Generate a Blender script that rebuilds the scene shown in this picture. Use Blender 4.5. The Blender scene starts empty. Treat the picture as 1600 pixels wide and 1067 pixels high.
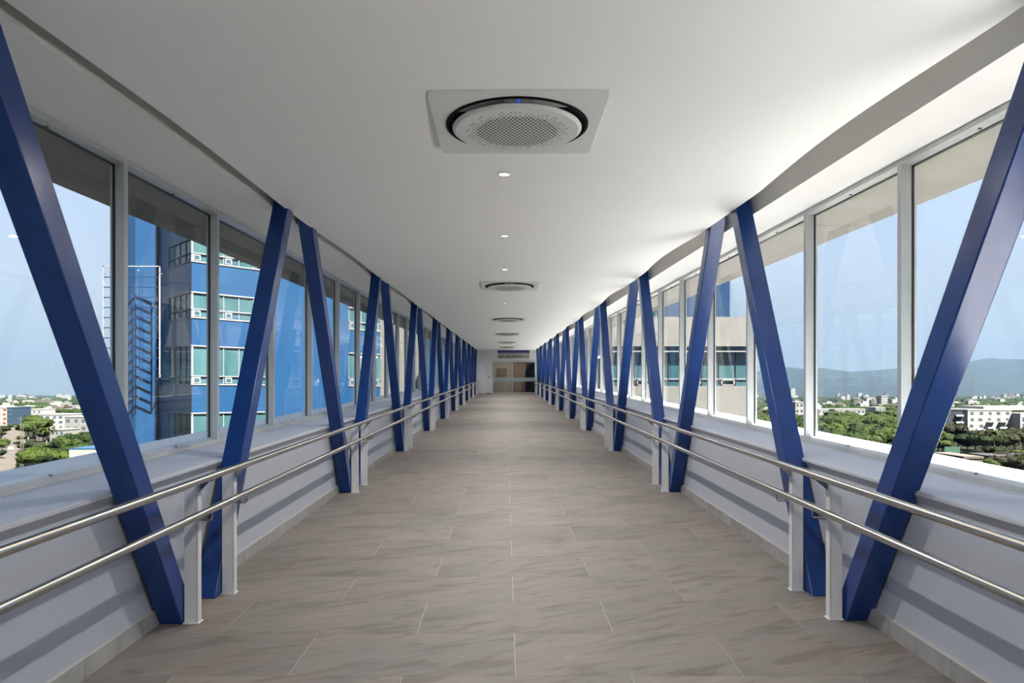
import bpy, bmesh, math, random
from mathutils import Vector, noise
random.seed(7)
C = bpy.context.scene.collection
SC = bpy.context.scene
SL = 0.0315            # the bridge ramps up by this much per metre
H = 1.6

# ------------------------------------------------------------------ camera
F = 1110.0
cam = bpy.data.cameras.new('camera'); camo = bpy.data.objects.new('camera', cam); C.objects.link(camo)
cam.sensor_width = 36.0; cam.lens = 36.0*F/1600.0
cam.shift_x = 10.0/1600.0; cam.shift_y = (615.0-533.5)/1600.0
cam.clip_start = 0.05; cam.clip_end = 30000
camo.location = (0, 0, H); camo.rotation_euler = (math.pi/2, 0, 0)
SC.camera = camo

# ------------------------------------------------------------------ world, sun, exposure
w = bpy.data.worlds.new('world'); SC.world = w; w.use_nodes = True
nt = w.node_tree; nt.nodes.clear()
tc = nt.nodes.new('ShaderNodeTexCoord'); sx = nt.nodes.new('ShaderNodeSeparateXYZ')
nt.links.new(tc.outputs['Generated'], sx.inputs[0])
rp = nt.nodes.new('ShaderNodeValToRGB'); nt.links.new(sx.outputs['Z'], rp.inputs[0])
el = rp.color_ramp.elements
el[0].position = 0.0; el[0].color = (.54, .60, .64, 1)
el[1].position = 1.0; el[1].color = (.20, .36, .70, 1)
for p, c in ((.06, (.54, .62, .69)), (.18, (.51, .62, .77)), (.38, (.42, .56, .80))):
    e = el.new(p); e.color = (*c, 1)
bg = nt.nodes.new('ShaderNodeBackground'); bg.inputs[1].default_value = .485
ow = nt.nodes.new('ShaderNodeOutputWorld')
nt.links.new(rp.outputs[0], bg.inputs[0]); nt.links.new(bg.outputs[0], ow.inputs[0])
sun = bpy.data.lights.new('sun', 'SUN'); sun.energy = 19.8; sun.angle = math.radians(.6); sun.color = (1, .955, .885)
suno = bpy.data.objects.new('sun', sun); C.objects.link(suno)
SUND = Vector((.43, -.40, 1.0)).normalized()
suno.rotation_euler = SUND.to_track_quat('Z', 'Y').to_euler()
SC.view_settings.view_transform = 'Standard'; SC.view_settings.look = 'None'
SC.view_settings.gamma = 1; SC.view_settings.use_curve_mapping = False
SC.view_settings.exposure = 1.50
LAMP_W = 17.5
try:
    SC.cycles.max_bounces = 10; SC.cycles.diffuse_bounces = 6; SC.cycles.glossy_bounces = 4
    SC.cycles.volume_bounces = 2; SC.cycles.transparent_max_bounces = 24; SC.cycles.use_denoising = True
    SC.cycles.caustics_reflective = False; SC.cycles.caustics_refractive = False
    SC.cycles.sample_clamp_indirect = 6.0
except Exception:
    pass

# ------------------------------------------------------------------ materials
def mat(name, col, rough=.5, metal=0., spec=.5):
    m = bpy.data.materials.new(name); m.use_nodes = True
    b = m.node_tree.nodes['Principled BSDF']
    b.inputs['Base Color'].default_value = (*col, 1); b.inputs['Roughness'].default_value = rough
    b.inputs['Metallic'].default_value = metal
    if 'Specular IOR Level' in b.inputs: b.inputs['Specular IOR Level'].default_value = spec
    return m

def nmat(name, cols, scale=5., rough=.5, coord='Object', stretch=(1, 1, 1), detail=5., bump=0., metal=0., rand=0., dist=0., spec=.5):
    """procedural noise between the colours; rand mixes in per-object variation"""
    m = mat(name, cols[0], rough, metal, spec); t = m.node_tree; b = t.nodes['Principled BSDF']
    tcn = t.nodes.new('ShaderNodeTexCoord'); mp = t.nodes.new('ShaderNodeMapping'); mp.inputs['Scale'].default_value = stretch
    oi = t.nodes.new('ShaderNodeObjectInfo')
    if coord == 'World':
        g = t.nodes.new('ShaderNodeNewGeometry'); t.links.new(g.outputs['Position'], mp.inputs[0])
    else:
        va = t.nodes.new('ShaderNodeVectorMath'); va.operation = 'ADD'
        ml = t.nodes.new('ShaderNodeMath'); ml.operation = 'MULTIPLY'; ml.inputs[1].default_value = 57.
        t.links.new(oi.outputs['Random'], ml.inputs[0])
        t.links.new(tcn.outputs[coord], va.inputs[0]); t.links.new(ml.outputs[0], va.inputs[1])
        t.links.new(va.outputs[0], mp.inputs[0])
    n = t.nodes.new('ShaderNodeTexNoise'); n.inputs['Scale'].default_value = scale; n.inputs['Detail'].default_value = detail
    n.inputs['Distortion'].default_value = dist
    t.links.new(mp.outputs[0], n.inputs['Vector'])
    r = t.nodes.new('ShaderNodeValToRGB')
    k = len(cols)
    r.color_ramp.elements[0].position = .3; r.color_ramp.elements[1].position = .7
    r.color_ramp.elements[0].color = (*cols[0], 1); r.color_ramp.elements[1].color = (*cols[-1], 1)
    for i in range(1, k-1):
        e = r.color_ramp.elements.new(.3+.4*i/(k-1)); e.color = (*cols[i], 1)
    src = n.outputs['Fac']
    if rand:
        a = t.nodes.new('ShaderNodeMath'); a.operation = 'MULTIPLY_ADD'; a.inputs[1].default_value = rand; 
        sb = t.nodes.new('ShaderNodeMath'); sb.operation = 'SUBTRACT'; sb.inputs[1].default_value = .5
        t.links.new(oi.outputs['Random'], sb.inputs[0]); t.links.new(sb.outputs[0], a.inputs[0]); t.links.new(src, a.inputs[2])
        src = a.outputs[0]
    t.links.new(src, r.inputs[0]); t.links.new(r.outputs[0], b.inputs['Base Color'])
    if bump:
        bp = t.nodes.new('ShaderNodeBump'); bp.inputs['Strength'].default_value = bump; bp.inputs['Distance'].default_value = .01
        t.links.new(n.outputs['Fac'], bp.inputs['Height']); t.links.new(bp.outputs[0], b.inputs['Normal'])
    return m

def emis(name, col, s):
    m = bpy.data.materials.new(name); m.use_nodes = True; t = m.node_tree; t.nodes.clear()
    e = t.nodes.new('ShaderNodeEmission'); e.inputs[0].default_value = (*col, 1); e.inputs[1].default_value = s
    o = t.nodes.new('ShaderNodeOutputMaterial'); t.links.new(e.outputs[0], o.inputs[0]); return m

def glassmat(name, tint, refl=1.0):
    m = bpy.data.materials.new(name); m.use_nodes = True; t = m.node_tree; t.nodes.clear()
    tr = t.nodes.new('ShaderNodeBsdfTransparent'); tr.inputs[0].default_value = (*tint, 1)
    gl = t.nodes.new('ShaderNodeBsdfGlossy'); gl.inputs['Roughness'].default_value = 0.0
    # Schlick reflectance from either face of the pane
    g = t.nodes.new('ShaderNodeNewGeometry'); dt = t.nodes.new('ShaderNodeVectorMath'); dt.operation = 'DOT_PRODUCT'
    t.links.new(g.outputs['Normal'], dt.inputs[0]); t.links.new(g.outputs['Incoming'], dt.inputs[1])
    def mth(op, a, b=None):
        n = t.nodes.new('ShaderNodeMath'); n.operation = op
        for i, x in enumerate((a, b)):
            if x is None: continue
            if isinstance(x, (int, float)): n.inputs[i].default_value = x
            else: t.links.new(x, n.inputs[i])
        return n.outputs[0]
    c = mth('ABSOLUTE', dt.outputs['Value']); p5 = mth('POWER', mth('SUBTRACT', 1.0, c), 5.0)
    fr = mth('MULTIPLY', mth('ADD', mth('MULTIPLY', p5, .8), .04), refl)
    mx = t.nodes.new('ShaderNodeMixShader'); o = t.nodes.new('ShaderNodeOutputMaterial')
    t.links.new(fr, mx.inputs[0])
    t.links.new(tr.outputs[0], mx.inputs[1]); t.links.new(gl.outputs[0], mx.inputs[2]); t.links.new(mx.outputs[0], o.inputs[0])
    return m

M = {
 'plaster': mat('white_plaster', (.79, .78, .77), .7),
 'ceil': mat('ceiling_paint', (.93, .93, .925), .75),
 'wallp': mat('parapet_paint', (.43, .455, .515), .55),
 'slot': mat('slot_paint', (.70, .68, .65), .8),
 'alu': nmat('brushed_aluminium', [(.50, .52, .53), (.56, .58, .58)], 3, .42, stretch=(8, 8, .6), metal=.35),
 'gasket': mat('black_gasket', (.02, .02, .02), .6),
 'blue': nmat('blue_gloss_paint', [(.006, .040, .19), (.009, .052, .235)], 9, .24, stretch=(1, 1, .3), bump=.08),
 'white_metal': mat('white_painted_steel', (.82, .82, .82), .35),
 'steel': mat('brushed_stainless', (.44, .42, .39), .24, 1.0),
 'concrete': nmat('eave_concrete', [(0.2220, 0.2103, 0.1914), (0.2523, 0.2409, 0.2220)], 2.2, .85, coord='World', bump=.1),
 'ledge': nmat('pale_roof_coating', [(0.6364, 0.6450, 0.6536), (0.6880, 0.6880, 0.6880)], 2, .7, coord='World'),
 'tile': mat('stone_tile', (.4, .38, .35), .60, 0, .3),
 'base_tile': nmat('baseboard_tile', [(0.2550, 0.2550, 0.2465), (0.3740, 0.3655, 0.3485)], 3.5, .5, detail=6, rand=.25, dist=1.2),
 'grout': mat('pale_grout', (.50, .47, .43), .9),
 'ac': mat('unit_white', (.74, .75, .74), .45),
 'ac_disc': mat('unit_disc', (.70, .71, .70), .45),
 'black': mat('gloss_black', (.006, .006, .008), .6, 0, .1),
 'hole': mat('perforation_dark', (.05, .05, .05), .9, 0, .1),
 'ac_grey': mat('unit_grey', (.16, .16, .17), .3),
 'led_blue': emis('blue_led', (.02, .08, .5), .45),
 'lamp': emis('downlight_glow', (1., .93, .78), 1.6),
 'glass': glassmat('window_glass', (.985, .995, .995), .62),
 'glass2': glassmat('door_glass', (.88, .90, .90), 1.0),
 'frost': mat('frosted_band', (.35, .40, .42), .5),
 'bwall': nmat('sky_blue_render', [(0.0060, 0.0291, 0.0732), (0.0074, 0.0351, 0.0833)], .5, .55, coord='World'),
 'bwall2': nmat('deep_blue_cladding', [(0.0067, 0.0224, 0.0550), (0.0086, 0.0268, 0.0621)], .5, .5, coord='World'),
 'teal': nmat('teal_glazing', [(0.0131, 0.0418, 0.0496), (0.0366, 0.0784, 0.0836)], 1.2, .08, coord='World', stretch=(0.3919, 0.3919, 0.1045)),
 'teal_d': mat('dark_glazing', (.02, .05, .07), .08),
 'wframe': mat('white_window_frame', (0.1505, 0.1547, 0.1547), .4),
 'cream': nmat('cream_render', [(0.1140, 0.1122, 0.1045), (0.1294, 0.1255, 0.1178)], .8, .8, coord='World'),
 'whiteb': mat('white_building_render', (0.1696, 0.1672, 0.1605), .8),
 'greyb': mat('grey_building_render', (0.0277, 0.0277, 0.0293), .8),
 'bluegrey': mat('blue_grey_render', (0.0172, 0.0293, 0.0449), .7),
 'darkwin': mat('dark_window', (.04, .05, .06), .2),
 'terra': mat('terracotta_roof', (0.0722, 0.0344, 0.0224), .9),
 'orange': mat('orange_panel', (0.1204, 0.0378, 0.0139), .8),
 'wood': nmat('brown_wood', [(.13, .085, .05), (.20, .135, .08)], 3, .5, stretch=(6, 6, .5)),
 'greywall': mat('grey_lobby_wall', (.34, .32, .30), .7),
 'navy': mat('navy_sign', (.035, .04, .20), .5),
 'signgrey': mat('sign_plate', (.42, .42, .41), .6),
 'ink': mat('letter_dark', (.09, .08, .08), .7),
 'asphalt': nmat('road_asphalt', [(0.0426, 0.0362, 0.0309), (0.0516, 0.0453, 0.0387)], .2, .95, coord='World'),
 'ground': nmat('town_ground', [(0.0024, 0.0040, 0.0013), (0.0046, 0.0066, 0.0024), (0.0107, 0.0099, 0.0059), (0.0199, 0.0178, 0.0132)], .035, .95, coord='World', detail=8),
 'leaf': nmat('foliage', [(0.0025, 0.0059, 0.0015), (0.0088, 0.0154, 0.0025), (0.0154, 0.0224, 0.0043)], 1.1, .8, rand=.45, detail=6),
 'leaf_y': nmat('yellow_green_foliage', [(0.0073, 0.0131, 0.0017), (0.0190, 0.0283, 0.0035)], 1.4, .8, rand=.3, detail=5),  # lighter, yellow-green leaf colour
 'leaf_dry': nmat('dry_foliage', [(0.0050, 0.0055, 0.0029), (0.0138, 0.0138, 0.0069)], 1.4, .9, rand=.3, detail=5),
 'bark': mat('grey_bark', (.14, .11, .08), .9),
 'mount': nmat('mountain_forest', [(0.0037, 0.0063, 0.0031), (0.0092, 0.0114, 0.0063)], .004, 1., coord='World', detail=8),
 'pole': mat('concrete_pole', (0.0655, 0.0603, 0.0516), .9),
 'car_blue': mat('dark_car_paint', (.05, .07, .16), .3), 'car_white': mat('white_car_paint', (.7, .7, .7), .3),
 'tyre': mat('tyre_rubber', (.02, .02, .02), .8),
 'rod': mat('shadow_tone_rod', (.008, .02, .06), .6, 0, .1),  # shadow tone of the lattice rungs is put into this dark colour
 'fence_green': mat('green_mesh_fence', (.010, .045, .025), .9),
 'beige': mat('beige_roof', (0.0710, 0.0606, 0.0491), .9, spec=.08),
}

for k_ in ('bwall', 'bwall2', 'whiteb', 'cream', 'greyb', 'bluegrey', 'terra', 'orange', 'asphalt', 'ground', 'leaf', 'leaf_y', 'leaf_dry', 'mount', 'pole', 'beige', 'wframe', 'concrete', 'ledge'):
    M[k_].node_tree.nodes['Principled BSDF'].inputs['Specular IOR Level'].default_value = .06   # matte, weathered outdoors
for k_ in ('bwall', 'bwall2'):
    b_ = M[k_].node_tree.nodes['Principled BSDF']; b_.inputs['Specular IOR Level'].default_value = .6; b_.inputs['Roughness'].default_value = .3   # gloss paint
def stone(m):
    t = m.node_tree; b = t.nodes['Principled BSDF']
    tcn = t.nodes.new('ShaderNodeTexCoord'); oi = t.nodes.new('ShaderNodeObjectInfo')
    ml = t.nodes.new('ShaderNodeMath'); ml.operation = 'MULTIPLY'; ml.inputs[1].default_value = 91.; t.links.new(oi.outputs['Random'], ml.inputs[0])
    va = t.nodes.new('ShaderNodeVectorMath'); va.operation = 'ADD'; t.links.new(tcn.outputs['Object'], va.inputs[0]); t.links.new(ml.outputs[0], va.inputs[1])
    def layer(rot, sc, nsc, det, dist, stops):
        m0 = t.nodes.new('ShaderNodeMapping'); m0.inputs['Rotation'].default_value = (0, 0, math.radians(rot))
        mp = t.nodes.new('ShaderNodeMapping'); mp.inputs['Scale'].default_value = sc; t.links.new(m0.outputs[0], mp.inputs[0])
        n = t.nodes.new('ShaderNodeTexNoise'); n.inputs['Scale'].default_value = nsc; n.inputs['Detail'].default_value = det; n.inputs['Distortion'].default_value = dist
        t.links.new(va.outputs[0], m0.inputs[0]); t.links.new(mp.outputs[0], n.inputs['Vector'])
        r = t.nodes.new('ShaderNodeValToRGB'); e = r.color_ramp.elements
        e[0].position, e[0].color = stops[0][0], (*stops[0][1], 1); e[1].position, e[1].color = stops[-1][0], (*stops[-1][1], 1)
        for p, c in stops[1:-1]: q = e.new(p); q.color = (*c, 1)
        t.links.new(n.outputs['Fac'], r.inputs[0]); return r.outputs[0]
    a = layer(-28, (1, 2.2, 1), 1.3, 4, .5, [(.30, (.183, .178, .167)), (.45, (.222, .209, .194)), (.58, (.255, .221, .201)), (.72, (.233, .221, .207))])
    v = layer(-24, (1.0, 5.0, 1), 2.2, 9, .9, [(.34, (.78, .74, .70)), (.47, (1, 1, 1)), (.60, (1.0, 1.0, 1.0)), (.70, (1.13, 1.12, 1.10))])
    g = layer(-20, (1, 3.5, 1), 9, 8, .3, [(.3, (.95, .94, .93)), (.7, (1.04, 1.04, 1.04))])
    def mul(x, y):
        mx = t.nodes.new('ShaderNodeMix'); mx.data_type = 'RGBA'; mx.blend_type = 'MULTIPLY'; mx.inputs['Factor'].default_value = 1
        t.links.new(x, mx.inputs[6]); t.links.new(y, mx.inputs[7]); return mx.outputs[2]
    hs = t.nodes.new('ShaderNodeHueSaturation'); mr = t.nodes.new('ShaderNodeMapRange'); mr.inputs['To Min'].default_value = .92; mr.inputs['To Max'].default_value = 1.06
    t.links.new(oi.outputs['Random'], mr.inputs['Value']); t.links.new(mr.outputs[0], hs.inputs['Value']); t.links.new(mul(mul(a, v), g), hs.inputs['Color'])
    t.links.new(hs.outputs[0], b.inputs['Base Color'])
stone(M['tile'])

# ------------------------------------------------------------------ helpers
WL = {}
def S(v, on=True):
    return Vector((v[0], v[1], v[2] + (SL*v[1] if on else 0)))

class MB:
    def __init__(s, xf=None, sh=True):
        s.v = []; s.f = []; s.xf = xf; s.sh = sh if xf is None else False
        s.sm = False
    def add(s, vs, fs):
        n = len(s.v)
        if s.xf: vs = [s.xf(*p) for p in vs]
        s.v += [tuple(p) for p in vs]; s.f += [tuple(i+n for i in f) for f in fs]; return s
    def box(s, x0, x1, y0, y1, z0, z1):
        if x0 > x1: x0, x1 = x1, x0
        return s.add([(x0,y0,z0),(x1,y0,z0),(x1,y1,z0),(x0,y1,z0),(x0,y0,z1),(x1,y0,z1),(x1,y1,z1),(x0,y1,z1)],
              [(0,3,2,1),(4,5,6,7),(0,1,5,4),(1,2,6,5),(2,3,7,6),(3,0,4,7)])
    def prism(s, poly, y0, y1):
        """poly in the XZ plane, extruded along Y"""
        n = len(poly)
        vs = [(x, y0, z) for x, z in poly] + [(x, y1, z) for x, z in poly]
        fs = [(i, (i+1) % n, n+(i+1) % n, n+i) for i in range(n)] + [tuple(range(n-1, -1, -1)), tuple(range(n, 2*n))]
        return s.add(vs, fs)
    def vprism(s, poly, z0, z1):
        n = len(poly)
        vs = [(x, y, z0) for x, y in poly] + [(x, y, z1) for x, y in poly]
        fs = [(i, (i+1) % n, n+(i+1) % n, n+i) for i in range(n)] + [tuple(range(n-1, -1, -1)), tuple(range(n, 2*n))]
        return s.add(vs, fs)
    def tube(s, pts, r, n=10, r2=None):
        pts = [Vector(p) for p in pts]; rings = []
        for i, p in enumerate(pts):
            d = (pts[min(i+1, len(pts)-1)] - pts[max(i-1, 0)]).normalized()
            a = d.cross(Vector((0, 0, 1)))
            if a.length < 1e-3: a = Vector((1, 0, 0))
            a.normalize(); b = d.cross(a)
            rr = r if r2 is None else r + (r2-r)*i/(len(pts)-1)
            rings.append([p + (a*math.cos(2*math.pi*k/n) + b*math.sin(2*math.pi*k/n))*rr for k in range(n)])
        vs = [q for g in rings for q in g]; fs = []
        for i in range(len(rings)-1):
            for k in range(n):
                fs.append((i*n+k, i*n+(k+1) % n, (i+1)*n+(k+1) % n, (i+1)*n+k))
        fs.append(tuple(range(n-1, -1, -1))); fs.append(tuple((len(rings)-1)*n+k for k in range(n)))
        s.sm = True
        return s.add(vs, fs)
    def disc(s, cx, cy, z0, z1, r, n=48, r_in=0, r1=None):
        r1 = r if r1 is None else r1
        o = [(cx+r*math.cos(2*math.pi*k/n), cy+r*math.sin(2*math.pi*k/n), z0) for k in range(n)]
        t = [(cx+r1*math.cos(2*math.pi*k/n), cy+r1*math.sin(2*math.pi*k/n), z1) for k in range(n)]
        if not r_in:
            return s.add(o+t, [(k, (k+1) % n, n+(k+1) % n, n+k) for k in range(n)] + [tuple(range(n-1, -1, -1)), tuple(range(n, 2*n))])
        i0 = [(cx+r_in*math.cos(2*math.pi*k/n), cy+r_in*math.sin(2*math.pi*k/n), z0) for k in range(n)]
        i1 = [(p[0], p[1], z1) for p in i0]
        fs = []
        for k in range(n):
            j = (k+1) % n
            fs += [(k, j, n+j, n+k), (2*n+j, 2*n+k, 3*n+k, 3*n+j), (j, k, 2*n+k, 2*n+j), (n+k, n+j, 3*n+j, 3*n+k)]
        return s.add(o+t+i0+i1, fs)
    def mesh(s, name, origin=(0, 0, 0)):
        o = S(origin, s.sh)
        me = bpy.data.meshes.new(name)
        me.from_pydata([tuple(S(p, s.sh) - o) for p in s.v], [], s.f); me.update()
        if s.sm:
            me.shade_smooth()
            try: me.set_sharp_from_angle(angle=math.radians(35))
            except Exception: pass
        return me
    def build(s, name, m, parent=None, origin=None, bevel=0):
        """a child's mesh is measured from its parent's place unless it has an origin of its own"""
        pw = WL[parent.name] if parent else Vector((0, 0, 0))
        if origin is None:
            me = s.mesh(name); me.transform(__import__('mathutils').Matrix.Translation(-pw)); loc = Vector((0, 0, 0)); wl = pw.copy()
        else:
            me = s.mesh(name, origin); wl = S(origin, s.sh); loc = wl - pw
        return link(name, me, m, parent, loc, wl, bevel)

def link(name, me, m, parent=None, loc=(0, 0, 0), wl=None, bevel=0):
    o = bpy.data.objects.new(name, me); C.objects.link(o)
    if m is not None and not me.materials: me.materials.append(m)
    o.location = loc; o.parent = parent
    WL[o.name] = Vector(wl) if wl is not None else Vector(loc) + (WL[parent.name] if parent else Vector((0, 0, 0)))
    if bevel:
        b = o.modifiers.new('bevel', 'BEVEL'); b.width = bevel; b.segments = 2; b.limit_method = 'ANGLE'
        b.harden_normals = True
    return o
def empty(name, loc, sh=True):
    o = bpy.data.objects.new(name, None); C.objects.link(o); o.location = S(loc, sh); WL[o.name] = S(loc, sh); o.empty_display_size = .1
    return o
def tag(o, label=None, cat=None, group=None, kind=None):
    if label: o['label'] = label
    if cat: o['category'] = cat
    if group: o['group'] = group
    if kind: o['kind'] = kind
    return o
def struct(o, label=None): return tag(o, label, kind='structure')
def copy_tree(o, loc=None, parent=None):
    c = o.copy(); C.objects.link(c); c.parent = parent
    if loc is not None: c.location = loc
    WL[c.name] = Vector(c.location) + (WL[parent.name] if parent else Vector((0, 0, 0)))
    for ch in list(o.children): copy_tree(ch, None, c)
    return c
ORD = ['nearest', 'second', 'third', 'fourth', 'fifth', 'sixth', 'seventh', 'eighth', 'ninth', 'tenth', 'eleventh', 'twelfth', 'thirteenth', 'fourteenth', 'fifteenth', 'sixteenth',
       'seventeenth', 'eighteenth', 'nineteenth', 'twentieth']
def nth(k):
    if k < 20: return ORD[k]
    return ('twenty-' if k < 29 else 'thirty-') + ['first','second','third','fourth','fifth','sixth','seventh','eighth','ninth'][(k-20) % 10]

# ------------------------------------------------------------------ the bridge: shell
Y0, Y1 = -4.9, 51.0
XL, XR = -2.19, 2.315              # wall feet
ZC = 3.13
fl = MB().box(-2.25, 2.38, Y0, Y1, -.12, -.0012).build('floor', M['grout']); struct(fl, 'stone tiled corridor floor ramping up to the glass doors')
# tiles: 1.2 x 0.6 m, half bond
TW, TD, G = 1.2, .603, .0035
meshes = {}
def tile_mesh(wd):
    k = round(wd, 4)
    if k not in meshes:
        meshes[k] = MB().box(0, wd, 0, TD-.002, -.0012, 0).mesh('tile'); meshes[k].materials.append(M['tile'])
    return meshes[k]
rows = []
for r in range(-15, 78):
    y = 4.337 + (r-1)*TD
    if y < Y0 or y+TD > Y1+.3: continue
    off = -.541 if r % 2 else .053
    xs = [XL] + [off + k*TW for k in range(-4, 5) if XL+.02 < off+k*TW < XR-.02] + [XR]
    for a, b in zip(xs[:-1], xs[1:]): rows.append((y, a, b))
near = sorted([t for t in rows if t[0] > 2.9], key=lambda t: t[0])[:300]
ns = set(near)
for (y, a, b) in near:
    link('tile', tile_mesh(b-a-G), None, fl, S((a+G/2, y, 0)))
rest = MB()
for t in rows:
    if t in ns: continue
    y, a, b = t; rest.box(a+G/2, b-G/2, y, min(y+TD-.002, Y1), -.0012, 0)
tag(rest.build('far_tiles', M['tile'], fl), kind='stuff')

# ceiling sheet with softly wavy edges
def edge_in(side, y):
    c = math.cos((y-4.6)/4.87*2*math.pi)
    return -2.055 + .012*c if side < 0 else 2.15 - .045*max(-.3, c)
cb = MB(); NX, NY = 14, 230
for j in range(NY+1):
    y = Y0 + (Y1-Y0)*j/NY; a, b = edge_in(-1, y), edge_in(1, y)
    for i in range(NX+1):
        u = i/NX; x = a+(b-a)*u
        e = max(0, abs(u-.5)*2-.45)
        z = ZC + .004*math.sin(y*1.3)*e + .008*e*math.cos((y-4.6)/4.87*2*math.pi+ (0 if u < .5 else .6)) + .006*noise.noise(Vector((x*.8, y*.5, 2)))
        cb.v.append((x, y, z))
n1 = len(cb.v)
for j in range(NY+1):
    for i in range(NX+1):
        p = cb.v[j*(NX+1)+i]; cb.v.append((p[0], p[1], ZC+.10))
q = lambda j, i: j*(NX+1)+i
for j in range(NY):
    for i in range(NX):
        cb.f.append((q(j,i), q(j+1,i), q(j+1,i+1), q(j,i+1)))
        cb.f.append((n1+q(j,i), n1+q(j,i+1), n1+q(j+1,i+1), n1+q(j+1,i)))
    cb.f.append((q(j,0), n1+q(j,0), n1+q(j+1,0), q(j+1,0)))
    cb.f.append((q(j,NX), q(j+1,NX), n1+q(j+1,NX), n1+q(j,NX)))
cb.sm = True
ceil = cb.build('ceiling', M['ceil']); struct(ceil, 'white plaster ceiling with softly wavy edges')

SIDES = {
 -1: dict(foot=XL, wall=-2.215, inn=-2.70, out=-2.80, bi=-2.04, bo=-2.19, head=3.062, headt=3.112, sof=3.165, y=5.03, name='left', rail=-1.875, post=(-2.035, -1.95)),
  1: dict(foot=XR, wall=2.345, inn=2.84, out=2.95, bi=2.18, bo=2.335, head=3.075, headt=3.125, sof=3.10, y=5.10, name='right', rail=1.99, post=(2.165, 2.085)),
}
tn = 0
for sd, P in SIDES.items():
    nm = P['name']
    # parapet with an inner ledge, soft nosing and a cove under it
    f, n = P['wall'], P['foot']-sd*.004
    poly = [(f, -.12), (f, .78), (f+sd*.012, .82), (f+sd*.014, .85), (n, .905), (n+sd*.003, .92), (n+sd*.010, .928), (n+sd*.022, .93),
            (P['out']+sd*.02, .93), (P['out']+sd*.02, -.12)]
    if sd > 0: poly = poly[::-1]
    o = MB().prism(poly, Y0, Y1)
    struct(o.build('wall_'+nm, M['wallp']), 'low %s parapet wall with a deep ledge under the windows' % nm)
    # window soffit and slot
    tn += 1
    t = MB().prism([(P['inn'], P['headt']), (P['bo']+sd*.03, P['sof']), (P['bo']+sd*.03, 3.40), (P['out']+sd*.02, 3.40), (P['out']+sd*.02, P['headt'])][::sd], Y0, Y1)
    struct(t.build('trim_%d' % tn, M['plaster']), 'plaster soffit above the %s windows' % nm)
    # underside of slot
    tn += 1
    a, b = sorted((P['bo']+sd*.028, P['bi']-sd*.2))
    struct(MB().box(a, b, Y0, Y1, 3.38, 3.42).build('trim_%d' % tn, M['slot']), 'shadowed slot between %s ceiling edge and soffit' % nm)
    # baseboard of tile pieces
    bb = MB().box(f, P['foot']+sd*.004, Y0, Y1, 0, .098).build('baseboard_'+nm, M['grout']); struct(bb, 'stone tile baseboard along the %s parapet' % nm)
    L = .6 if sd < 0 else .3
    mb = MB().box(0, sd*.006, 0, L-.004, 0, .10); me = mb.mesh('base_tile'); me.materials.append(M['base_tile'])
    y = 2.5; k = 0
    while y < Y1 - L:
        link('base_tile', me, None, bb, S((P['foot'], y, 0))); y += L
    # outside ledge and eave
    tn += 1
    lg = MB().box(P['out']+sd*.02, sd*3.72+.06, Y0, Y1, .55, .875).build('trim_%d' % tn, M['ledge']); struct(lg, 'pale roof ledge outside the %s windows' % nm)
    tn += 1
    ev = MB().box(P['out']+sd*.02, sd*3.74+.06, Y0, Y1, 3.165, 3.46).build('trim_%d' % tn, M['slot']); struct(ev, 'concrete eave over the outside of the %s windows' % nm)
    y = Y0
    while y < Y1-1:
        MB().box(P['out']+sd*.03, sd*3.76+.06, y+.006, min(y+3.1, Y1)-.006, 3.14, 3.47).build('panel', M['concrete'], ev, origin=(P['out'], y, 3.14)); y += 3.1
    # windows
    w0 = None
    N0, N1 = -6, 28
    base_n = 0 if sd < 0 else 40
    for n_ in range(N0, N1+1):
        yy = P['y'] + 1.62*n_
        if yy > Y1-.3: break
        num = base_n + n_ - N0 + 1
        if w0 is None:
            w0 = empty('window_%d' % num, (P['inn'], yy, .93)); root = w0
            i_, o_ = P['inn'], P['out']
            MB().box(i_, o_, yy, yy+.05, .93, P['headt']+.02).build('mullion', M['alu'], w0)
            MB().box(o_-sd*.040, o_-sd*.018, yy+.05, yy+.056, .985, P['head']).build('gasket', M['gasket'], w0)
            MB().box(o_-sd*.034, o_-sd*.018, yy-.006, yy, .985, P['head']).build('gasket', M['gasket'], w0)
            MB().prism([(i_, .93), (i_, .962), (i_+sd*.03, .975), (o_, .985), (o_, .93)][::-sd], yy+.05, yy+1.62).build('sill_rail', M['alu'], w0)
            MB().prism([(i_, P['headt']+.02), (i_, P['head']+.012), (o_, P['head']), (o_, P['headt']+.02)][::sd], yy+.05, yy+1.62).build('head_rail', M['alu'], w0)
            MB().box(o_-sd*.03, o_-sd*.022, yy+.05, yy+1.62, P['head']-.012, P['head']+.004).build('gasket', M['gasket'], w0)
            MB().box(o_-sd*.03, o_-sd*.022, yy+.052, yy+1.618, .982, P['head']).build('pane', M['glass'], w0)
            MB().disc(i_+sd*.03, yy+.85, .972, .982, .011, 10).build('screw', M['ac_grey'], w0)
            MB().disc(i_+sd*.05, yy+.85, P['head']-.002, P['head']+.01, .011, 10).build('screw', M['ac_grey'], w0)
        else:
            root = copy_tree(w0, S((P['inn'], yy, .93))); root.name = 'window_%d' % num
        struct(root, 'aluminium framed window bay of the %s glazing' % nm)
tn += 1
struct(MB().box(-3.76, 3.86, Y0, Y1+6, 3.46, 3.62).build('trim_%d' % tn, M['concrete']), 'flat concrete roof slab over the bridge')
tn += 1
struct(MB().box(-3.6, 3.7, Y0, Y1+6, -1.1, -.121).build('trim_%d' % tn, M['concrete']), 'concrete deck edge under the bridge')
struct(MB().box(-3.0, 3.1, Y0-.15, Y0, 0, 3.4).build('wall_back', M['plaster']), 'plain white wall added out of view to close the corridor behind')  # added to close off light from behind; the corridor itself goes on

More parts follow.
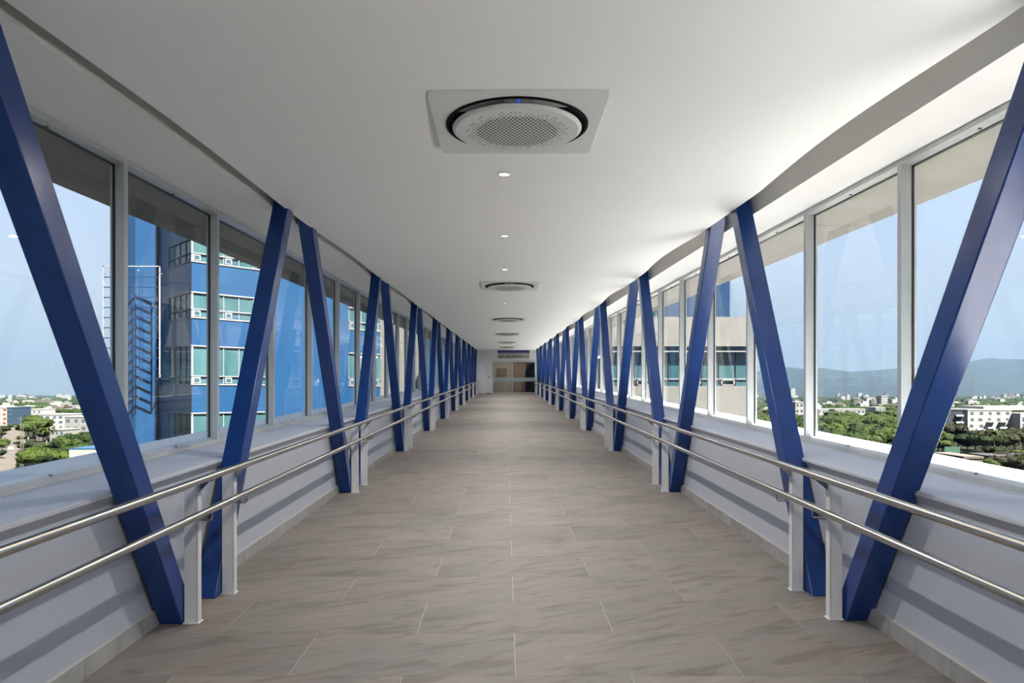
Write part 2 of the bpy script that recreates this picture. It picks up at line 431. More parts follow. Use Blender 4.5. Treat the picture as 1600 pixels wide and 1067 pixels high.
# ------------------------------------------------------------------ braces
def brace(sd, yb, yt, zt=3.255):
    P = SIDES[sd]; w_ = .172; a, b = sorted((P['bi'], P['bo'])); k = yt + (yt-yb)*(zt-ZC)/ZC
    m = MB()
    m.add([(a,yb,0),(b,yb,0),(b,yb+w_,0),(a,yb+w_,0),(a,k,zt),(b,k,zt),(b,k+w_,zt),(a,k+w_,zt)],
          [(0,3,2,1),(4,5,6,7),(0,1,5,4),(1,2,6,5),(2,3,7,6),(3,0,4,7)])
    return m
NB = 10
for sd in (-1, 1):
    P = SIDES[sd]; dy = 0 if sd < 0 else .06
    A = brace(sd, 4.49+dy, 2.63+dy).mesh('truss_brace', (P['bi'], 4.49+dy, 0)); B = brace(sd, 4.99+dy, 6.66+dy).mesh('truss_brace', (P['bi'], 4.99+dy, 0))
    for k in range(NB):
        for me, yb, txt in ((A, 4.49+dy, 'leaning towards the camera'), (B, 4.99+dy, 'leaning away from the camera')):
            y = yb + 4.87*k
            if y > Y1-.5: continue
            o = link('truss_brace', me, M['blue'], None, S((P['bi'], y, 0)), None, .009)
            tag(o, 'blue brace %s, in the %s V of the %s row' % (txt, nth(k), P['name']), 'brace', 'blue diagonal braces along the %s windows' % P['name'])

# ------------------------------------------------------------------ handrails
for sd in (-1, 1):
    P = SIDES[sd]; R = P['rail']; dy = 0 if sd < 0 else .07
    hr = empty('handrail', (R, 2, 0))
    tag(hr, 'double stainless steel handrail on white posts along the %s side' % P['name'], 'handrail')
    MB().tube([(R, -4.5, .93), (R, 50.2, .93), (R, 50.32, .92), (R, 50.36, .88)], .024, 16).build('top_rail', M['steel'], hr)
    MB().tube([(R, -4.5, .72), (R, 50.2, .72), (R, 50.32, .735), (R, 50.36, .77)], .024, 16).build('lower_rail', M['steel'], hr)
    a, b = P['post']; lo, hi = sorted((a, b))
    pm = {}
    for k in range(-1, NB):
        for j, yo in enumerate((4.50+dy, 5.10+dy)):
            y = yo + 4.87*k
            if y > Y1-.6 or y < 0: continue
            if 'p' not in pm:
                d_ = .055
                # the post is an H of two flanges with a web between
                p = MB().box(lo, hi, y+.018, y+d_-.018, 0, .86)
                p.box(lo, hi, y, y+.012, 0, .875); p.box(lo, hi, y+d_-.012, y+d_, 0, .875)
                p.box(b, b+sd*.010, y, y+d_, 0, .875)
                pm['p'] = p.mesh('post', (b, y, 0)); pm['p'].materials.append(M['white_metal'])
                q_ = MB().box(lo-.008, hi+.008, y-.008, y+d_+.008, 0, .008); pm['f'] = q_.mesh('foot_plate', (b, y, 0)); pm['f'].materials.append(M['white_metal'])
                q_ = MB().prism([(b+sd*.06, .872), (R-sd*.012, .905), (R+sd*.0, .908), (R+sd*.01, .90), (b, .83), (b+sd*.06, .86)], y+.02, y+.035)
                pm['b'] = q_.mesh('bracket', (b, y, 0)); pm['b'].materials.append(M['steel'])
                q_ = MB().tube([(b+sd*.03, y+.03, .655), (b-sd*.02, y+.035, .650), (R+sd*.01, y+.04, .65), (R, y+.04, .66), (R, y+.04, .70)], .006, 8)
                pm['c'] = q_.mesh('bracket', (b, y, 0)); pm['c'].materials.append(M['steel'])
            loc = S((b, y, 0)) - WL[hr.name]
            po = link('post', pm['p'], None, hr, loc)
            link('foot_plate', pm['f'], None, po, (0, 0, 0))
            link('bracket', pm['b'], None, hr, loc); link('bracket', pm['c'], None, hr, loc)

# ------------------------------------------------------------------ ceiling units
def ac_unit():
    x, y = .07, 4.36; z = ZC + SL*y - .012
    r = empty('ceiling_unit', (x, y, z), sh=False)
    h = .51
    # square panel with rounded corners and a round opening
    m = MB(sh=False); n = 64; out = []; cr = .04
    for k in range(n):
        a = 2*math.pi*k/n; c, s_ = math.cos(a), math.sin(a); t = h/max(abs(c), abs(s_)); px, py = c*t, s_*t
        ex, ey = h-cr, h-cr
        if abs(px) > ex and abs(py) > ey:
            dx, dy_ = abs(px)-ex, abs(py)-ey; dl = math.hypot(dx, dy_)
            if dl > cr: px = math.copysign(ex+dx/dl*cr, px); py = math.copysign(ey+dy_/dl*cr, py)
        out.append((px, py))
    inn = [(.435*math.cos(2*math.pi*k/n), .435*math.sin(2*math.pi*k/n)) for k in range(n)]
    vs = [(x+p[0]*.985, y+p[1]*.985, z-.012) for p in out] + [(x+p[0], y+p[1], z) for p in out] + [(x+p[0], y+p[1], z-.012) for p in inn] + [(x+p[0], y+p[1], z+.03) for p in inn] + [(x+p[0], y+p[1], z+.035) for p in out]
    fs = []
    for k in range(n):
        j = (k+1) % n
        fs += [(j, k, 2*n+k, 2*n+j), (k, j, n+j, n+k), (2*n+j, 2*n+k, 3*n+k, 3*n+j), (n+k, n+j, 4*n+j, 4*n+k), (3*n+j, 3*n+k, 4*n+k, 4*n+j)]
    m.add(vs, fs); m.build('panel', M['ac'], r)
    m = MB(sh=False); m.disc(x, y, z+.005, z+.03, .434, 64); m.disc(x, y, z-.020, z+.006, .434, 64, r_in=.418)
    m.build('air_ring', M['black'], r)
    m = MB(sh=False); m.disc(x, y, z-.050, z-.036, .375, 64, r1=.395); m.disc(x, y, z-.036, z-.028, .395, 64, r1=.39); d = m.build('grille_disc', M['ac_disc'], r)
    m = MB(sh=False); m.disc(x, y, z-.030, z+.008, .30, 48); m.build('air_duct', M['black'], r)
    # display wedge facing the camera with its round lamp
    m = MB(sh=False); aa = [math.radians(-90+t) for t in (-11, -6, 0, 6, 11)]
    vs = [(x+.432*math.cos(a), y+.432*math.sin(a), z-.014) for a in aa] + [(x+.38*math.cos(a), y+.38*math.sin(a), z-.036) for a in aa]
    vs += [(p[0], p[1], p[2]+.01) for p in vs]
    fs = []
    for k in range(4): fs += [(k+1, k, 5+k, 6+k), (10+k, 11+k, 16+k, 15+k)]
    fs += [(0,10,15,5), (4,9,19,14)] + [(k, k+1, 11+k, 10+k) for k in range(4)] + [(5+k, 15+k, 16+k, 6+k) for k in range(4)]
    m.add(vs, fs); dp = m.build('display', M['ac_grey'], r)
    m = MB(sh=False); m.disc(x, y-.405, z-.031, z-.022, .012, 24, r_in=.008); m.build('indicator_light', M['led_blue'], dp)
    # perforations
    m = MB(sh=False); rr = random.Random(3); st = .0265
    for i in range(-13, 14):
        for j in range(-15, 16):
            px = i*st + (st/2 if j % 2 else 0); py = j*st*.87; d_ = math.hypot(px, py)
            if d_ > .315 or (d_ > .27 and rr.random() < .45): continue
            s_ = .0136*(1 if d_ < .25 else .6)
            for (ox, oy, fl_) in ((0, .004, 1),) if True else ():
                tri = [(px+ox+s_*math.cos(a), py+oy+fl_*s_*math.sin(a)) for a in (math.pi/2, math.pi*7/6, math.pi*11/6)]
                v_ = [(x+t_[0], y+t_[1], z-.0503) for t_ in tri] + [(x+t_[0], y+t_[1], z-.048) for t_ in tri]
                m.add(v_, [(2,1,0), (0,1,4,3), (1,2,5,4), (2,0,3,5)])
    tag(m.build('perforation', M['hole'], d), kind='stuff')
    return r
ac0 = ac_unit()
for k, y in enumerate((4.36, 12.6, 20.7, 28.9, 37.2, 44.6)):
    o = ac0 if k == 0 else copy_tree(ac0, Vector((.07, y, ZC+SL*y-.012)))
    tag(o, 'square white ceiling air unit with round black ring, %s along the corridor ceiling' % nth(k), 'air conditioner', 'round-vent air units in the ceiling')

# downlights
dl0 = None
for k, y in enumerate((1.5, 5.5, 8.0, 10.65, 15.9, 18.35, 23.9, 26.5, 31.7, 34.3, 39.9, 42.5, 47.6)):  # the first one is unseen, added for its light
    if dl0 is None:
        dl0 = empty('downlight', (-.01, y, ZC)); 
        MB().disc(-.01, y, ZC-.009, ZC+.01, .052, 32, r_in=.040).build('trim_ring', M['white_metal'], dl0)
        MB().disc(-.01, y, ZC-.0055, ZC+.01, .041, 32).build('diffuser', M['lamp'], dl0)
        la = bpy.data.lights.new('lamp', 'AREA'); la.shape = 'DISK'; la.size = .08; la.energy = LAMP_W; la.color = (1, .94, .86); la.spread = math.radians(165)
        lo = bpy.data.objects.new('lamp', la); C.objects.link(lo); lo.parent = dl0; lo.location = (0, 0, -.012); WL[lo.name] = WL[dl0.name]
        o = dl0
    else: o = copy_tree(dl0, S((-.01, y, ZC)))
    tag(o, 'small round recessed ceiling downlight, %s in the centre row' % (nth(k-1) if k else 'one overhead out of view, added for light,'), 'downlight', 'downlights along the ceiling centre line')

# ------------------------------------------------------------------ far end
wf = MB().box(-3.0, -.97, Y1, Y1+.25, 0, 3.4).box(2.16, 3.1, Y1, Y1+.25, 0, 3.4).box(-.97, 2.16, Y1, Y1+.25, 2.42, 3.4)
wfo = wf.build('wall_front', M['plaster']); struct(wfo, 'white end wall around the glass entrance')
MB().box(-1.40, -1.02, Y1-.09, Y1, 0, 3.12).build('pilaster', M['plaster'], wfo)
MB().box(-1.38, -1.04, Y1-.10, Y1-.09, 0, .06).build('plinth', M['ac_grey'], wfo)
MB().box(-1.95, -1.45, Y1-.03, Y1, .05, 2.1).build('riser_door', M['white_metal'], wfo)
d1 = empty('door_1', (.6, Y1+.05, 0)); struct(d1, 'glass entrance doors with a frosted band at the corridor end')
MB().box(-.97, -.90, Y1-.01, Y1+.2, 0, 2.42).box(2.10, 2.16, Y1-.01, Y1+.2, 0, 2.42).box(-1.0, 2.18, Y1-.03, Y1+.22, 2.27, 2.44).build('door_frame', M['alu'], d1)
MB().box(-.89, .50, Y1+.08, Y1+.092, .02, 2.26).build('pane', M['glass2'], d1)
MB().box(.52, 2.10, Y1+.14, Y1+.152, .02, 2.26).build('pane', M['glass2'], d1)
MB().box(-.89, .50, Y1+.074, Y1+.080, .87, 1.15).build('frosted_band', M['frost'], d1)
MB().box(.52, 2.10, Y1+.134, Y1+.140, .87, 1.15).build('frosted_band', M['frost'], d1)
MB().box(-.89, .50, Y1+.07, Y1+.10, 0, .07).box(.52, 2.10, Y1+.13, Y1+.16, 0, .07).build('bottom_rail', M['alu'], d1)
MB().box(.485, .52, Y1+.07, Y1+.10, 0, 2.26).build('door_stile', M['alu'], d1)
sg = empty('entrance_sign', (.55, Y1, 2.53)); tag(sg, 'wide sign with navy header and two rows of dark letters above the doors', 'sign')
MB().box(-.58, 1.72, Y1-.03, Y1, 2.50, 2.92).build('sign_plate', M['signgrey'], sg)
MB().box(-.58, 1.72, Y1-.035, Y1, 2.92, 3.10).build('sign_header', M['navy'], sg)
lt = MB(); r_ = random.Random(5); x = -.50
while x < 1.62:
    w_ = r_.uniform(.035, .07)
    if r_.random() > .12: lt.box(x, x+w_, Y1-.036, Y1-.03, 2.60, 2.60+.105)
    if .1 < x < 1.1 and r_.random() > .25: lt.box(x, x+w_*.8, Y1-.036, Y1-.03, 2.78, 2.78+.07)
    x += w_+.022
tag(lt.build('lettering', M['ink'], sg), kind='stuff')
sw = MB().box(-1.24, -1.17, Y1-.11, Y1-.09, 1.15, 1.27).build('wall_switch', M['ac_grey'], origin=(-1.2, Y1-.1, 1.15)); tag(sw, 'small dark call switch on the white pilaster by the doors', 'switch')
# lobby behind the doors
struct(MB().box(-3, 5, Y1+.25, Y1+7, -.12, 0).build('lobby_floor', M['greywall']), 'grey floor of the lobby beyond the doors')
struct(MB().box(-3, 5, Y1+.25, Y1+7, 2.55, 2.7).build('lobby_ceiling', M['ceil']), 'pale lobby ceiling beyond the doors')
lw = MB().box(-3, .7, Y1+3.2, Y1+3.4, 0, 2.55).build('lobby_wall', M['greywall']); struct(lw, 'grey lobby wall beyond the left door leaf')
struct(MB().box(-3.2, -3, Y1+.25, Y1+7, 0, 2.6).box(5, 5.2, Y1+.25, Y1+7, 0, 2.6).box(-3, 5, Y1+7, Y1+7.2, 0, 2.6).build('lobby_enclosure', M['greywall']), 'outer walls of the lobby')
wp = MB().box(.52, 1.5, Y1+3.0, Y1+3.2, 0, 2.45).build('wood_panel', M['wood'], origin=(.9, Y1+3, 0)); tag(wp, 'tall brown wood partition panel behind the glass doors', 'panel')
pc = MB().box(-.70, .12, Y1+3.15, Y1+3.2, 1.2, 1.85)
pc.build('notice_board', M['wood'], origin=(-.3, Y1+3.15, 1.2)); tag(bpy.data.objects['notice_board'], 'brown framed board on the grey lobby wall', 'board')
sh = empty('shelf_unit', (2.1, Y1+3.0, 0)); tag(sh, 'dark shelf unit with pale shelves behind the right door leaf', 'shelf unit')
MB().box(1.52, 2.9, Y1+3.1, Y1+3.2, 0, 2.2).build('back_panel', M['black'], sh)
for z in (.45, .95, 1.5): MB().box(1.55, 2.85, Y1+2.85, Y1+3.1, z, z+.05).build('shelf', M['bluegrey'], sh)
for k, xx in enumerate((-.5, .3, 2.0)):
    o = empty('lobby_lamp', (xx, Y1+2.0, 2.545)); MB().disc(xx, Y1+2.0, 2.53, 2.55, .09, 20).build('diffuser', M['lamp'], o)
    la = bpy.data.lights.new('lobby_light', 'AREA'); la.shape = 'DISK'; la.size = .2; la.energy = 4; la.color = (1, .9, .76)
    lo = bpy.data.objects.new('lobby_light', la); C.objects.link(lo); lo.parent = o; lo.location = (0, 0, -.02)
    tag(o, 'round lobby ceiling lamp %s beyond the doors' % ('at the left', 'in the middle', 'at the right')[k], 'lamp', 'lobby ceiling lamps')

# ================================================================== outside
GZ = -20.0
HZ = 615.0
def X_of(px, D): return (px-790.0)/F*D
def Z_of(py, D): return H + (HZ-py)/F*D
def D_of(py, z=GZ): return (H-z)*F/(py-HZ)

gr = MB(sh=False).add([(-9000, -600, GZ), (9000, -600, GZ), (9000, 9500, GZ), (-9000, 9500, GZ), (-9000, -600, GZ-5), (9000, -600, GZ-5), (9000, 9500, GZ-5), (-9000, 9500, GZ-5)],
     [(0,1,2,3), (7,6,5,4), (0,4,5,1), (1,5,6,2), (2,6,7,3), (3,7,4,0)]).build('ground', M['ground']); struct(gr, 'green and tan ground of the town below')

# ---- blue building with the corner windows
cx, cy = -22.1, 50.0; k7 = math.sqrt(.5)
def bx(u, v, z): return (cx + k7*u - k7*v, cy + k7*u + k7*v, z)
bb = empty('blue_building', (cx, cy, GZ), sh=False); tag(bb, 'sky-blue office building with corner ribbon windows beyond the left glazing', 'building')
bands = [(10.95, 12.5), (7.0, 8.75), (2.27, 4.97), (-2.0, .2)]
TOP = 25.0; UL, VL = 24.0, 6.4
MB(bx).box(.35, UL, .35, VL+8, GZ, TOP).build('core', M['bwall'], bb)
def face_walls():
    # full strips between bands
    z = GZ
    for (a, b) in sorted(bands):
        yield z, a; z = b
    yield z, TOP
for (a, b) in face_walls():
    MB(bx).box(0, UL, 0, .36, a, b).build('wall', M['bwall'], bb)
    MB(bx).box(0, .36, .36, VL, a, b).build('wall', M['bwall'], bb)
for (a, b) in bands:
    for u0, u1 in ((5.7, 12.8), (17.6, UL)):
        MB(bx).box(u0, u1, 0, .36, a, b).build('wall', M['bwall'], bb)
    MB(bx).box(0, .36, 4.4, VL, a, b).build('wall', M['bwall'], bb)
    mid = a + .58
    for face in ('u', 'v'):
        spans = ((0, 5.7), (12.8, 17.6)) if face == 'u' else ((.0, 4.4),)
        for (t0, t1) in spans:
            n = max(2, round((t1-t0)/1.15)); st = (t1-t0)/n
            def bxx(t_0, t_1, d0, d1, z0, z1):
                m = MB(bx)
                return m.box(t_0, t_1, d0, d1, z0, z1) if face == 'u' else m.box(d0, d1, t_0, t_1, z0, z1)
            fr = MB(bx)
            for (z0, z1) in ((a-.06, a+.03), (mid-.035, mid+.035), (b-.03, b+.06)):
                q_ = bxx(t0-.02, t1+.02, -.05, .10, z0, z1); fr.v += q_.v and [] ; n0 = len(fr.v); fr.v += q_.v; fr.f += [tuple(i+n0 for i in f_) for f_ in q_.f]
            for i in range(n+1):
                q_ = bxx(t0+i*st-.03, t0+i*st+.03, .0, .10, a, b); n0 = len(fr.v); fr.v += q_.v; fr.f += [tuple(i2+n0 for i2 in f_) for f_ in q_.f]
            fr.build('window_frame', M['wframe'], bb)
            for i in range(n):
                dk = (i*7+int(a)) % 3 == 0
                bxx(t0+i*st+.03, t0+(i+1)*st-.03, .05, .08, mid, b).build('pane', M['teal'], bb)
                o = bxx(t0+i*st+.03, t0+(i+1)*st-.03, .05, .08, a, mid).build('pane', M['teal'] if not dk else M['teal_d'], bb)
                if (i % 2) == (0 if face == 'u' else 0) and a > 0:
                    q_ = bxx(t0+i*st+.10, t0+(i+1)*st-.10 if False else t0+i*st+.62, -.03, .04, a+.08, mid-.08)
                    q_.build('vent_window', M['wframe'], bb)
                    bxx(t0+i*st+.19, t0+i*st+.53, -.04, -.02, a+.16, mid-.16).build('pane', M['teal_d'], bb)
# rounded wing of the same building
pts = [(-26.7, 54.4), (-28.2, 54.1), (-29.6, 54.6), (-30.7, 55.6), (-31.4, 57.0), (-31.7, 59.0), (-31.7, 68), (-24, 68)]
cw = MB(sh=False).vprism(pts[::-1] if False else pts, GZ, TOP); cw.build('rounded_wing', M['bwall'], bb)
# white lattice frame standing before the rounded wing
lf = empty('lattice_frame', (-28, 53.2, 2.0), sh=False); tag(lf, 'white rectangular metal lattice frame before the rounded blue wall', 'frame')
x0, x1, z0, z1, yy = X_of(160, 53.2), X_of(250, 53.2), Z_of(596, 53.2), Z_of(415, 53.2), 53.2
m = MB(sh=False); m.box(x0, x0+.08, yy, yy+.08, z0, z1); m.box(x1-.08, x1, yy, yy+.08, z0+.3, z1); m.box(x0, x1, yy, yy+.08, z1-.08, z1); m.build('outer_frame', M['wframe'], lf)
for i in range(11):
    z = z1 - .85 - i*(z1-z0-.7)/10.5
    MB(sh=False).box(x0, x1-.15, yy+.02, yy+.09, z-.035, z+.035).build('rung', M['rod'], lf)
for xx in (x0+1.75, x0+2.75, x0+2.95):
    MB(sh=False).box(xx, xx+.04, yy, yy+.04, z0-.3, z1-.5).build('upright', M['rod'], lf)
for zz in (z0+.4, z1-.6):
    MB(sh=False).box(x0, x0+.06, yy, 54.8, zz, zz+.06).box(x1-.06, x1, yy, 55.0, zz, zz+.06).build('stay', M['wframe'], lf)

# ---- white building and blue tower beyond the right glazing
wb = empty('white_building', (9, 40, GZ), sh=False); tag(wb, 'cream building with a teal ribbon window, close beyond the right glazing', 'building')
XA, XB = 5.4, X_of(1178, 40)
zt, zg1, zl, zg0 = Z_of(495, 40), Z_of(541, 40), Z_of(550, 40), Z_of(603, 40)
MB(sh=False).box(XA, XB, 40, 47, zg1, zt).build('parapet', M['cream'], wb)
MB(sh=False).box(XA, XB, 40, 47, GZ, zg0).build('wall', M['cream'], wb)
MB(sh=False).box(XA, XB-.05, 40.6, 46.5, zg0, zg1).build('core', M['teal_d'], wb)
MB(sh=False).box(XA, XB, 39.95, 40.6, zl, zl+.07).build('transom', M['wframe'], wb)
zm = Z_of(592, 40)
MB(sh=False).box(XA, XB, 40.2, 40.3, zm-.04, zm+.04).build('transom', M['wframe'], wb)
n = 9
for i in range(n):
    a = XA + (XB-XA)*i/n; b = XA + (XB-XA)*(i+1)/n
    MB(sh=False).box(a+.02, b-.02, 40.25, 40.28, zm, zl).build('pane', M['teal'], wb)
    MB(sh=False).box(a+.02, b-.02, 40.25, 40.28, zg0, zm).build('pane', M['teal'], wb)
    MB(sh=False).box(b-.02, b+.02, 40.2, 40.3, zg0, zl).build('window_post', M['greyb'], wb)
    if i in (2, 5, 7):
        m = MB(sh=False); m.box(a+.1, b-.1, 40.1, 40.24, zg0+.02, zg0+.09); m.box(a+.1, b-.1, 40.1, 40.24, zm-.09, zm-.02); m.box(a+.1, a+.17, 40.1, 40.24, zg0+.02, zm-.02); m.box(b-.17, b-.1, 40.1, 40.24, zg0+.02, zm-.02)
        m.build('vent_window', M['wframe'], wb)
bt = empty('blue_tower', (9, 47, GZ), sh=False); tag(bt, 'plain blue tower rising behind the cream building on the right', 'building')
MB(sh=False).box(6.5, X_of(1137, 60), 60, 75, GZ, 27).build('wall', M['bwall2'], bt)
MB(sh=False).box(X_of(1137, 60)-.02, X_of(1137, 60)+.5, 61, 75, GZ, 27).build('side_wall', M['bwall2'], bt)
for i in range(3):
    m = MB(sh=False); xx = X_of(1012, 60)+i*.55-.5; m.box(xx, xx+.5, 59.95, 60, Z_of(494, 60), Z_of(485, 60)); m.build('pane', M['teal_d'], bt)
lb = MB(sh=False).box(-6.7, -4.7, 38, 42, GZ, 6.0).build('link_block', M['cream'], origin=(-5.5, 38, GZ)); tag(lb, 'pale rendered block against the far left windows', 'building')

# ---- generic block building
def block(name, label, cat, px0, px1, pyt, D, depth, m, floors=3, wn=4, base=GZ, win='darkwin', roof=None, group=None, ov=.4):
    x0, x1 = X_of(px0, D), X_of(px1, D); zt_ = Z_of(pyt, D)
    e = empty(name, ((x0+x1)/2, D, base), sh=False); tag(e, label, cat, group)
    MB(sh=False).box(x0, x1, D, D+depth, base, zt_).build('wall', M[m], e)
    if roof: MB(sh=False).box(x0-ov, x1+ov, D-ov, D+depth+ov, zt_, zt_+(.5 if ov > .1 else .14)).build('roof', M[roof], e)
    else: MB(sh=False).box(x0-.15, x1+.15, D-.15, D+depth+.15, zt_-.1, zt_+.5).build('parapet', M[m], e)
    fh = (zt_-base)/floors
    if win:
        rr = random.Random(int(px0*7+D))
        for f_ in range(floors):
            for i in range(wn):
                wc = x0 + (x1-x0)*(i+.5)/wn + rr.uniform(-.3, .3); ww = min(.95, (x1-x0)/wn*.28)*rr.uniform(.6, 1.2)
                zb = base + fh*f_ + fh*.32
                MB(sh=False).box(wc-ww, wc+ww, D-.06, D+.1, zb, zb+fh*.42).build('window', M[win], e)
    return e, x0, x1, zt_
# right: apartment block, dark block beside it
e, x0, x1, zt_ = block('apartment_block', 'white four storey apartment block with balconies above the right trees', 'building', 1512, 1581, 641, 366, 26, 'whiteb', 4, 5)
MB(sh=False).box(X_of(1549, 366), X_of(1640, 366), 372, 392, zt_, Z_of(635, 366)).build('penthouse', M['whiteb'], e)
MB(sh=False).box(x1, X_of(1640, 366), 360, 392, GZ, Z_of(645, 366)).build('front_wing', M['whiteb'], e)
for i in range(4):
    for f_ in range(3):
        xx = x1 + 1.2 + i*4.2; zb = GZ + 1.2 + 3.2*f_
        MB(sh=False).box(xx, xx+2.2, 359.9, 360.1, zb, zb+2.0).build('window', M['darkwin'], e)
for f_ in (1, 2):
    zb = GZ + 3.3*f_ + .2
    for xx in (X_of(1541, 366), X_of(1560, 366)):
        MB(sh=False).box(xx, xx+4, 364.6, 366, zb, zb+.25).box(xx, xx+4, 364.6, 364.7, zb+.25, zb+1.1).build('balcony', M['wframe'], e)
e, x0, x1, zt_ = block('dark_apartment_block', 'dark grey apartment block with white balcony fronts, beside the white one', 'building', 1466, 1504, 641, 350, 22, 'greyb', 4, 4, win='bluegrey')
for f_ in range(4):
    zb = GZ + 3.35*f_ + .3
    MB(sh=False).box(X_of(1492, 350), x1, 348.9, 350, zb, zb+.9).build('balcony', M['wframe'], e)
block('low_white_house', 'long white house behind the forest, right of the widest mullion', 'building', 1304, 1352, 640, 520, 18, 'whiteb', 3, 7)
block('white_villa', 'small white villa behind the forest, left of the long white house', 'building', 1279, 1295, 640, 500, 14, 'whiteb', 3, 3)
block('stepped_house', 'white house with a brick coloured side behind the forest', 'building', 1368, 1383, 637, 510, 14, 'whiteb', 3, 3)
block('grey_villa', 'pale grey house at forest edge between the second right braces', 'building', 1243, 1256, 629, 480, 14, 'whiteb', 4, 2)
block('white_tower_block', 'square white tower block in the middle distance', 'building', 1377, 1387, 619, 900, 12, 'whiteb', 6, 3)
block('roadside_shed', 'low beige flat-roofed shed below the right trees', 'building', 1506, 1536, 716, 190, 14, 'beige', 1, 0, win=None)
block('sports_pavilion', 'low dark pavilion behind the scrub at the far right', 'building', 1556, 1640, 716, 205, 12, 'greyb', 1, 6, win='bluegrey')
fn = MB(sh=False).box(X_of(1476, 215), X_of(1500, 215), 215, 215.2, GZ, Z_of(698, 215)).build('mesh_fence', M['fence_green'], origin=(X_of(1488, 215), 215, GZ)); tag(fn, 'green mesh fence beside the tennis ground at the right', 'fence')
# left
block('white_flats', 'long white two storey flats left of the first brace', 'building', 60, 100, 648, 425, 18, 'whiteb', 3, 4)
block('grey_fronted_house', 'grey and white house with wide windows next to the long white flats', 'building', 101, 136, 652, 400, 16, 'cream', 2, 3)
block('corner_flats', 'small white flats further up the street, behind the round tree', 'building', 44, 64, 640, 500, 16, 'whiteb', 3, 3)
block('orange_panel_building', 'white building with an orange panel at the left picture edge', 'building', -14, 11, 637, 480, 18, 'whiteb', 4, 3, win='orange')
block('blue_grey_office', 'blue-grey office block at the left street corner', 'building', 11, 20, 637, 470, 18, 'bluegrey', 4, 2)
block('terracotta_house', 'cream house with a terracotta roof amid the left trees', 'building', 57, 78, 674, 325, 12, 'beige', 2, 3, roof='terra')
block('cream_house', 'cream house with a white roof terrace right of the terracotta one', 'building', 78, 99, 672, 315, 12, 'cream', 2, 3)
block('white_podium', 'low white annex with a blue roof edge just outside the left windows', 'building', 108, 300, 702, 104, 18, 'whiteb', 3, 0, win=None, roof='bwall', ov=.02)
block('pale_distant_block', 'pale block on the left horizon above the grey-fronted house', 'building', 107, 118, 634, 640, 16, 'whiteb', 3, 3)
block('distant_pink_house', 'white house with a reddish gable among the distant left trees', 'building', 82, 94, 636, 620, 16, 'whiteb', 3, 2, roof='terra')

# distant town
rr = random.Random(11)
def town(label, group, n, f0, f1, D0, D1):
    for i in range(n):
        D = D0*(D1/D0)**rr.random(); px = rr.uniform(f0, f1); w_ = rr.uniform(4, 11)*(1+D/3000); h_ = rr.uniform(4, 9)*(1+D/3000)*(1 + (rr.random() < .08)*.8)*(1+D/6000)
        x = X_of(px, D)
        m = rr.choice(['whiteb', 'whiteb', 'cream', 'whiteb', 'beige'])
        e = MB(sh=False).box(x-w_/2, x+w_/2, D, D+w_*.8, GZ, GZ+h_).box(x-w_*.15, x+w_*.3, D+1, D+w_*.5, GZ+h_, GZ+h_+rr.uniform(.6, 2.4)).build('distant_house', M[m], origin=(x, D, GZ))
        tag(e, label, 'building', group)
town('pale house of the distant town seen through the left windows', 'distant town houses, left', 70, -60, 170, 560, 2600)
town('pale house of the distant town seen through the right windows', 'distant town houses, right', 150, 1180, 1660, 560, 3000)

# ---- trees
def crown_mesh(seed, r, leafn=420, sub=2, m='leaf', flat=.75):
    g = random.Random(seed); bm = bmesh.new()
    for l in range(6):
        a = g.uniform(0, 6.28); d = r*.5*(l > 0); rad = r*g.uniform(.48, .68)
        c = Vector((math.cos(a)*d, math.sin(a)*d, g.uniform(-.15, .3)*r))
        ret = bmesh.ops.create_icosphere(bm, subdivisions=sub, radius=rad)
        for v in ret['verts']:
            k = 1 + .30*noise.noise(v.co*(2.2/r)+Vector((seed, l, 0))) + .12*noise.noise(v.co*(7/r))
            v.co = Vector((v.co.x*k, v.co.y*k, v.co.z*k*flat)) + c
    ex = []; src = [v.co.copy() for v in bm.verts]
    for i in range(leafn):
        p = g.choice(src); p = p*(1+g.uniform(-.02, .10)); s_ = r*.10*g.uniform(.6, 1.3)
        vs = [bm.verts.new(p + Vector((g.uniform(-1, 1), g.uniform(-1, 1), g.uniform(-1, 1)))*s_) for _ in range(3)]
        bm.faces.new(vs)
    me = bpy.data.meshes.new('crown'); bm.to_mesh(me); bm.free(); me.materials.append(M[m]); return me
def trunk_mesh(h, r):
    m = MB(sh=False); m.tube([(0, 0, 0), (.1, 0, h*.5), (0, .1, h)], r, 7, r*.55); m.tube([(0, 0, h*.6), (h*.25, .1, h*1.05)], r*.5, 5, r*.25); m.tube([(0, 0, h*.55), (-h*.22, -.1, h*1.0)], r*.5, 5, r*.25)
    me = m.mesh('trunk'); me.materials.append(M['bark']); return me
CR = [crown_mesh(i, 4.5, m='leaf') for i in range(5)] + [crown_mesh(9, 4.5, m='leaf_y'), crown_mesh(10, 4.5, m='leaf_y')] + [crown_mesh(12, 4.5, leafn=900, sub=2, m='leaf_dry')]
TR = trunk_mesh(5.5, .35)
def tree(x, y, sc_, kind, label, group=None, hgt=5.5):
    e = empty('tree', (x, y, GZ), sh=False); e.scale = (sc_, sc_, sc_*random.uniform(.85, 1.1)); e.rotation_euler.z = random.uniform(0, 6.28)
    link('trunk', TR, None, e, (0, 0, 0)); link('crown', CR[kind], None, e, (0, 0, hgt))
    tag(e, label, 'tree', group); return e
def ledge_y(px): return 580 + .197*abs(px-790)
rr = random.Random(21)
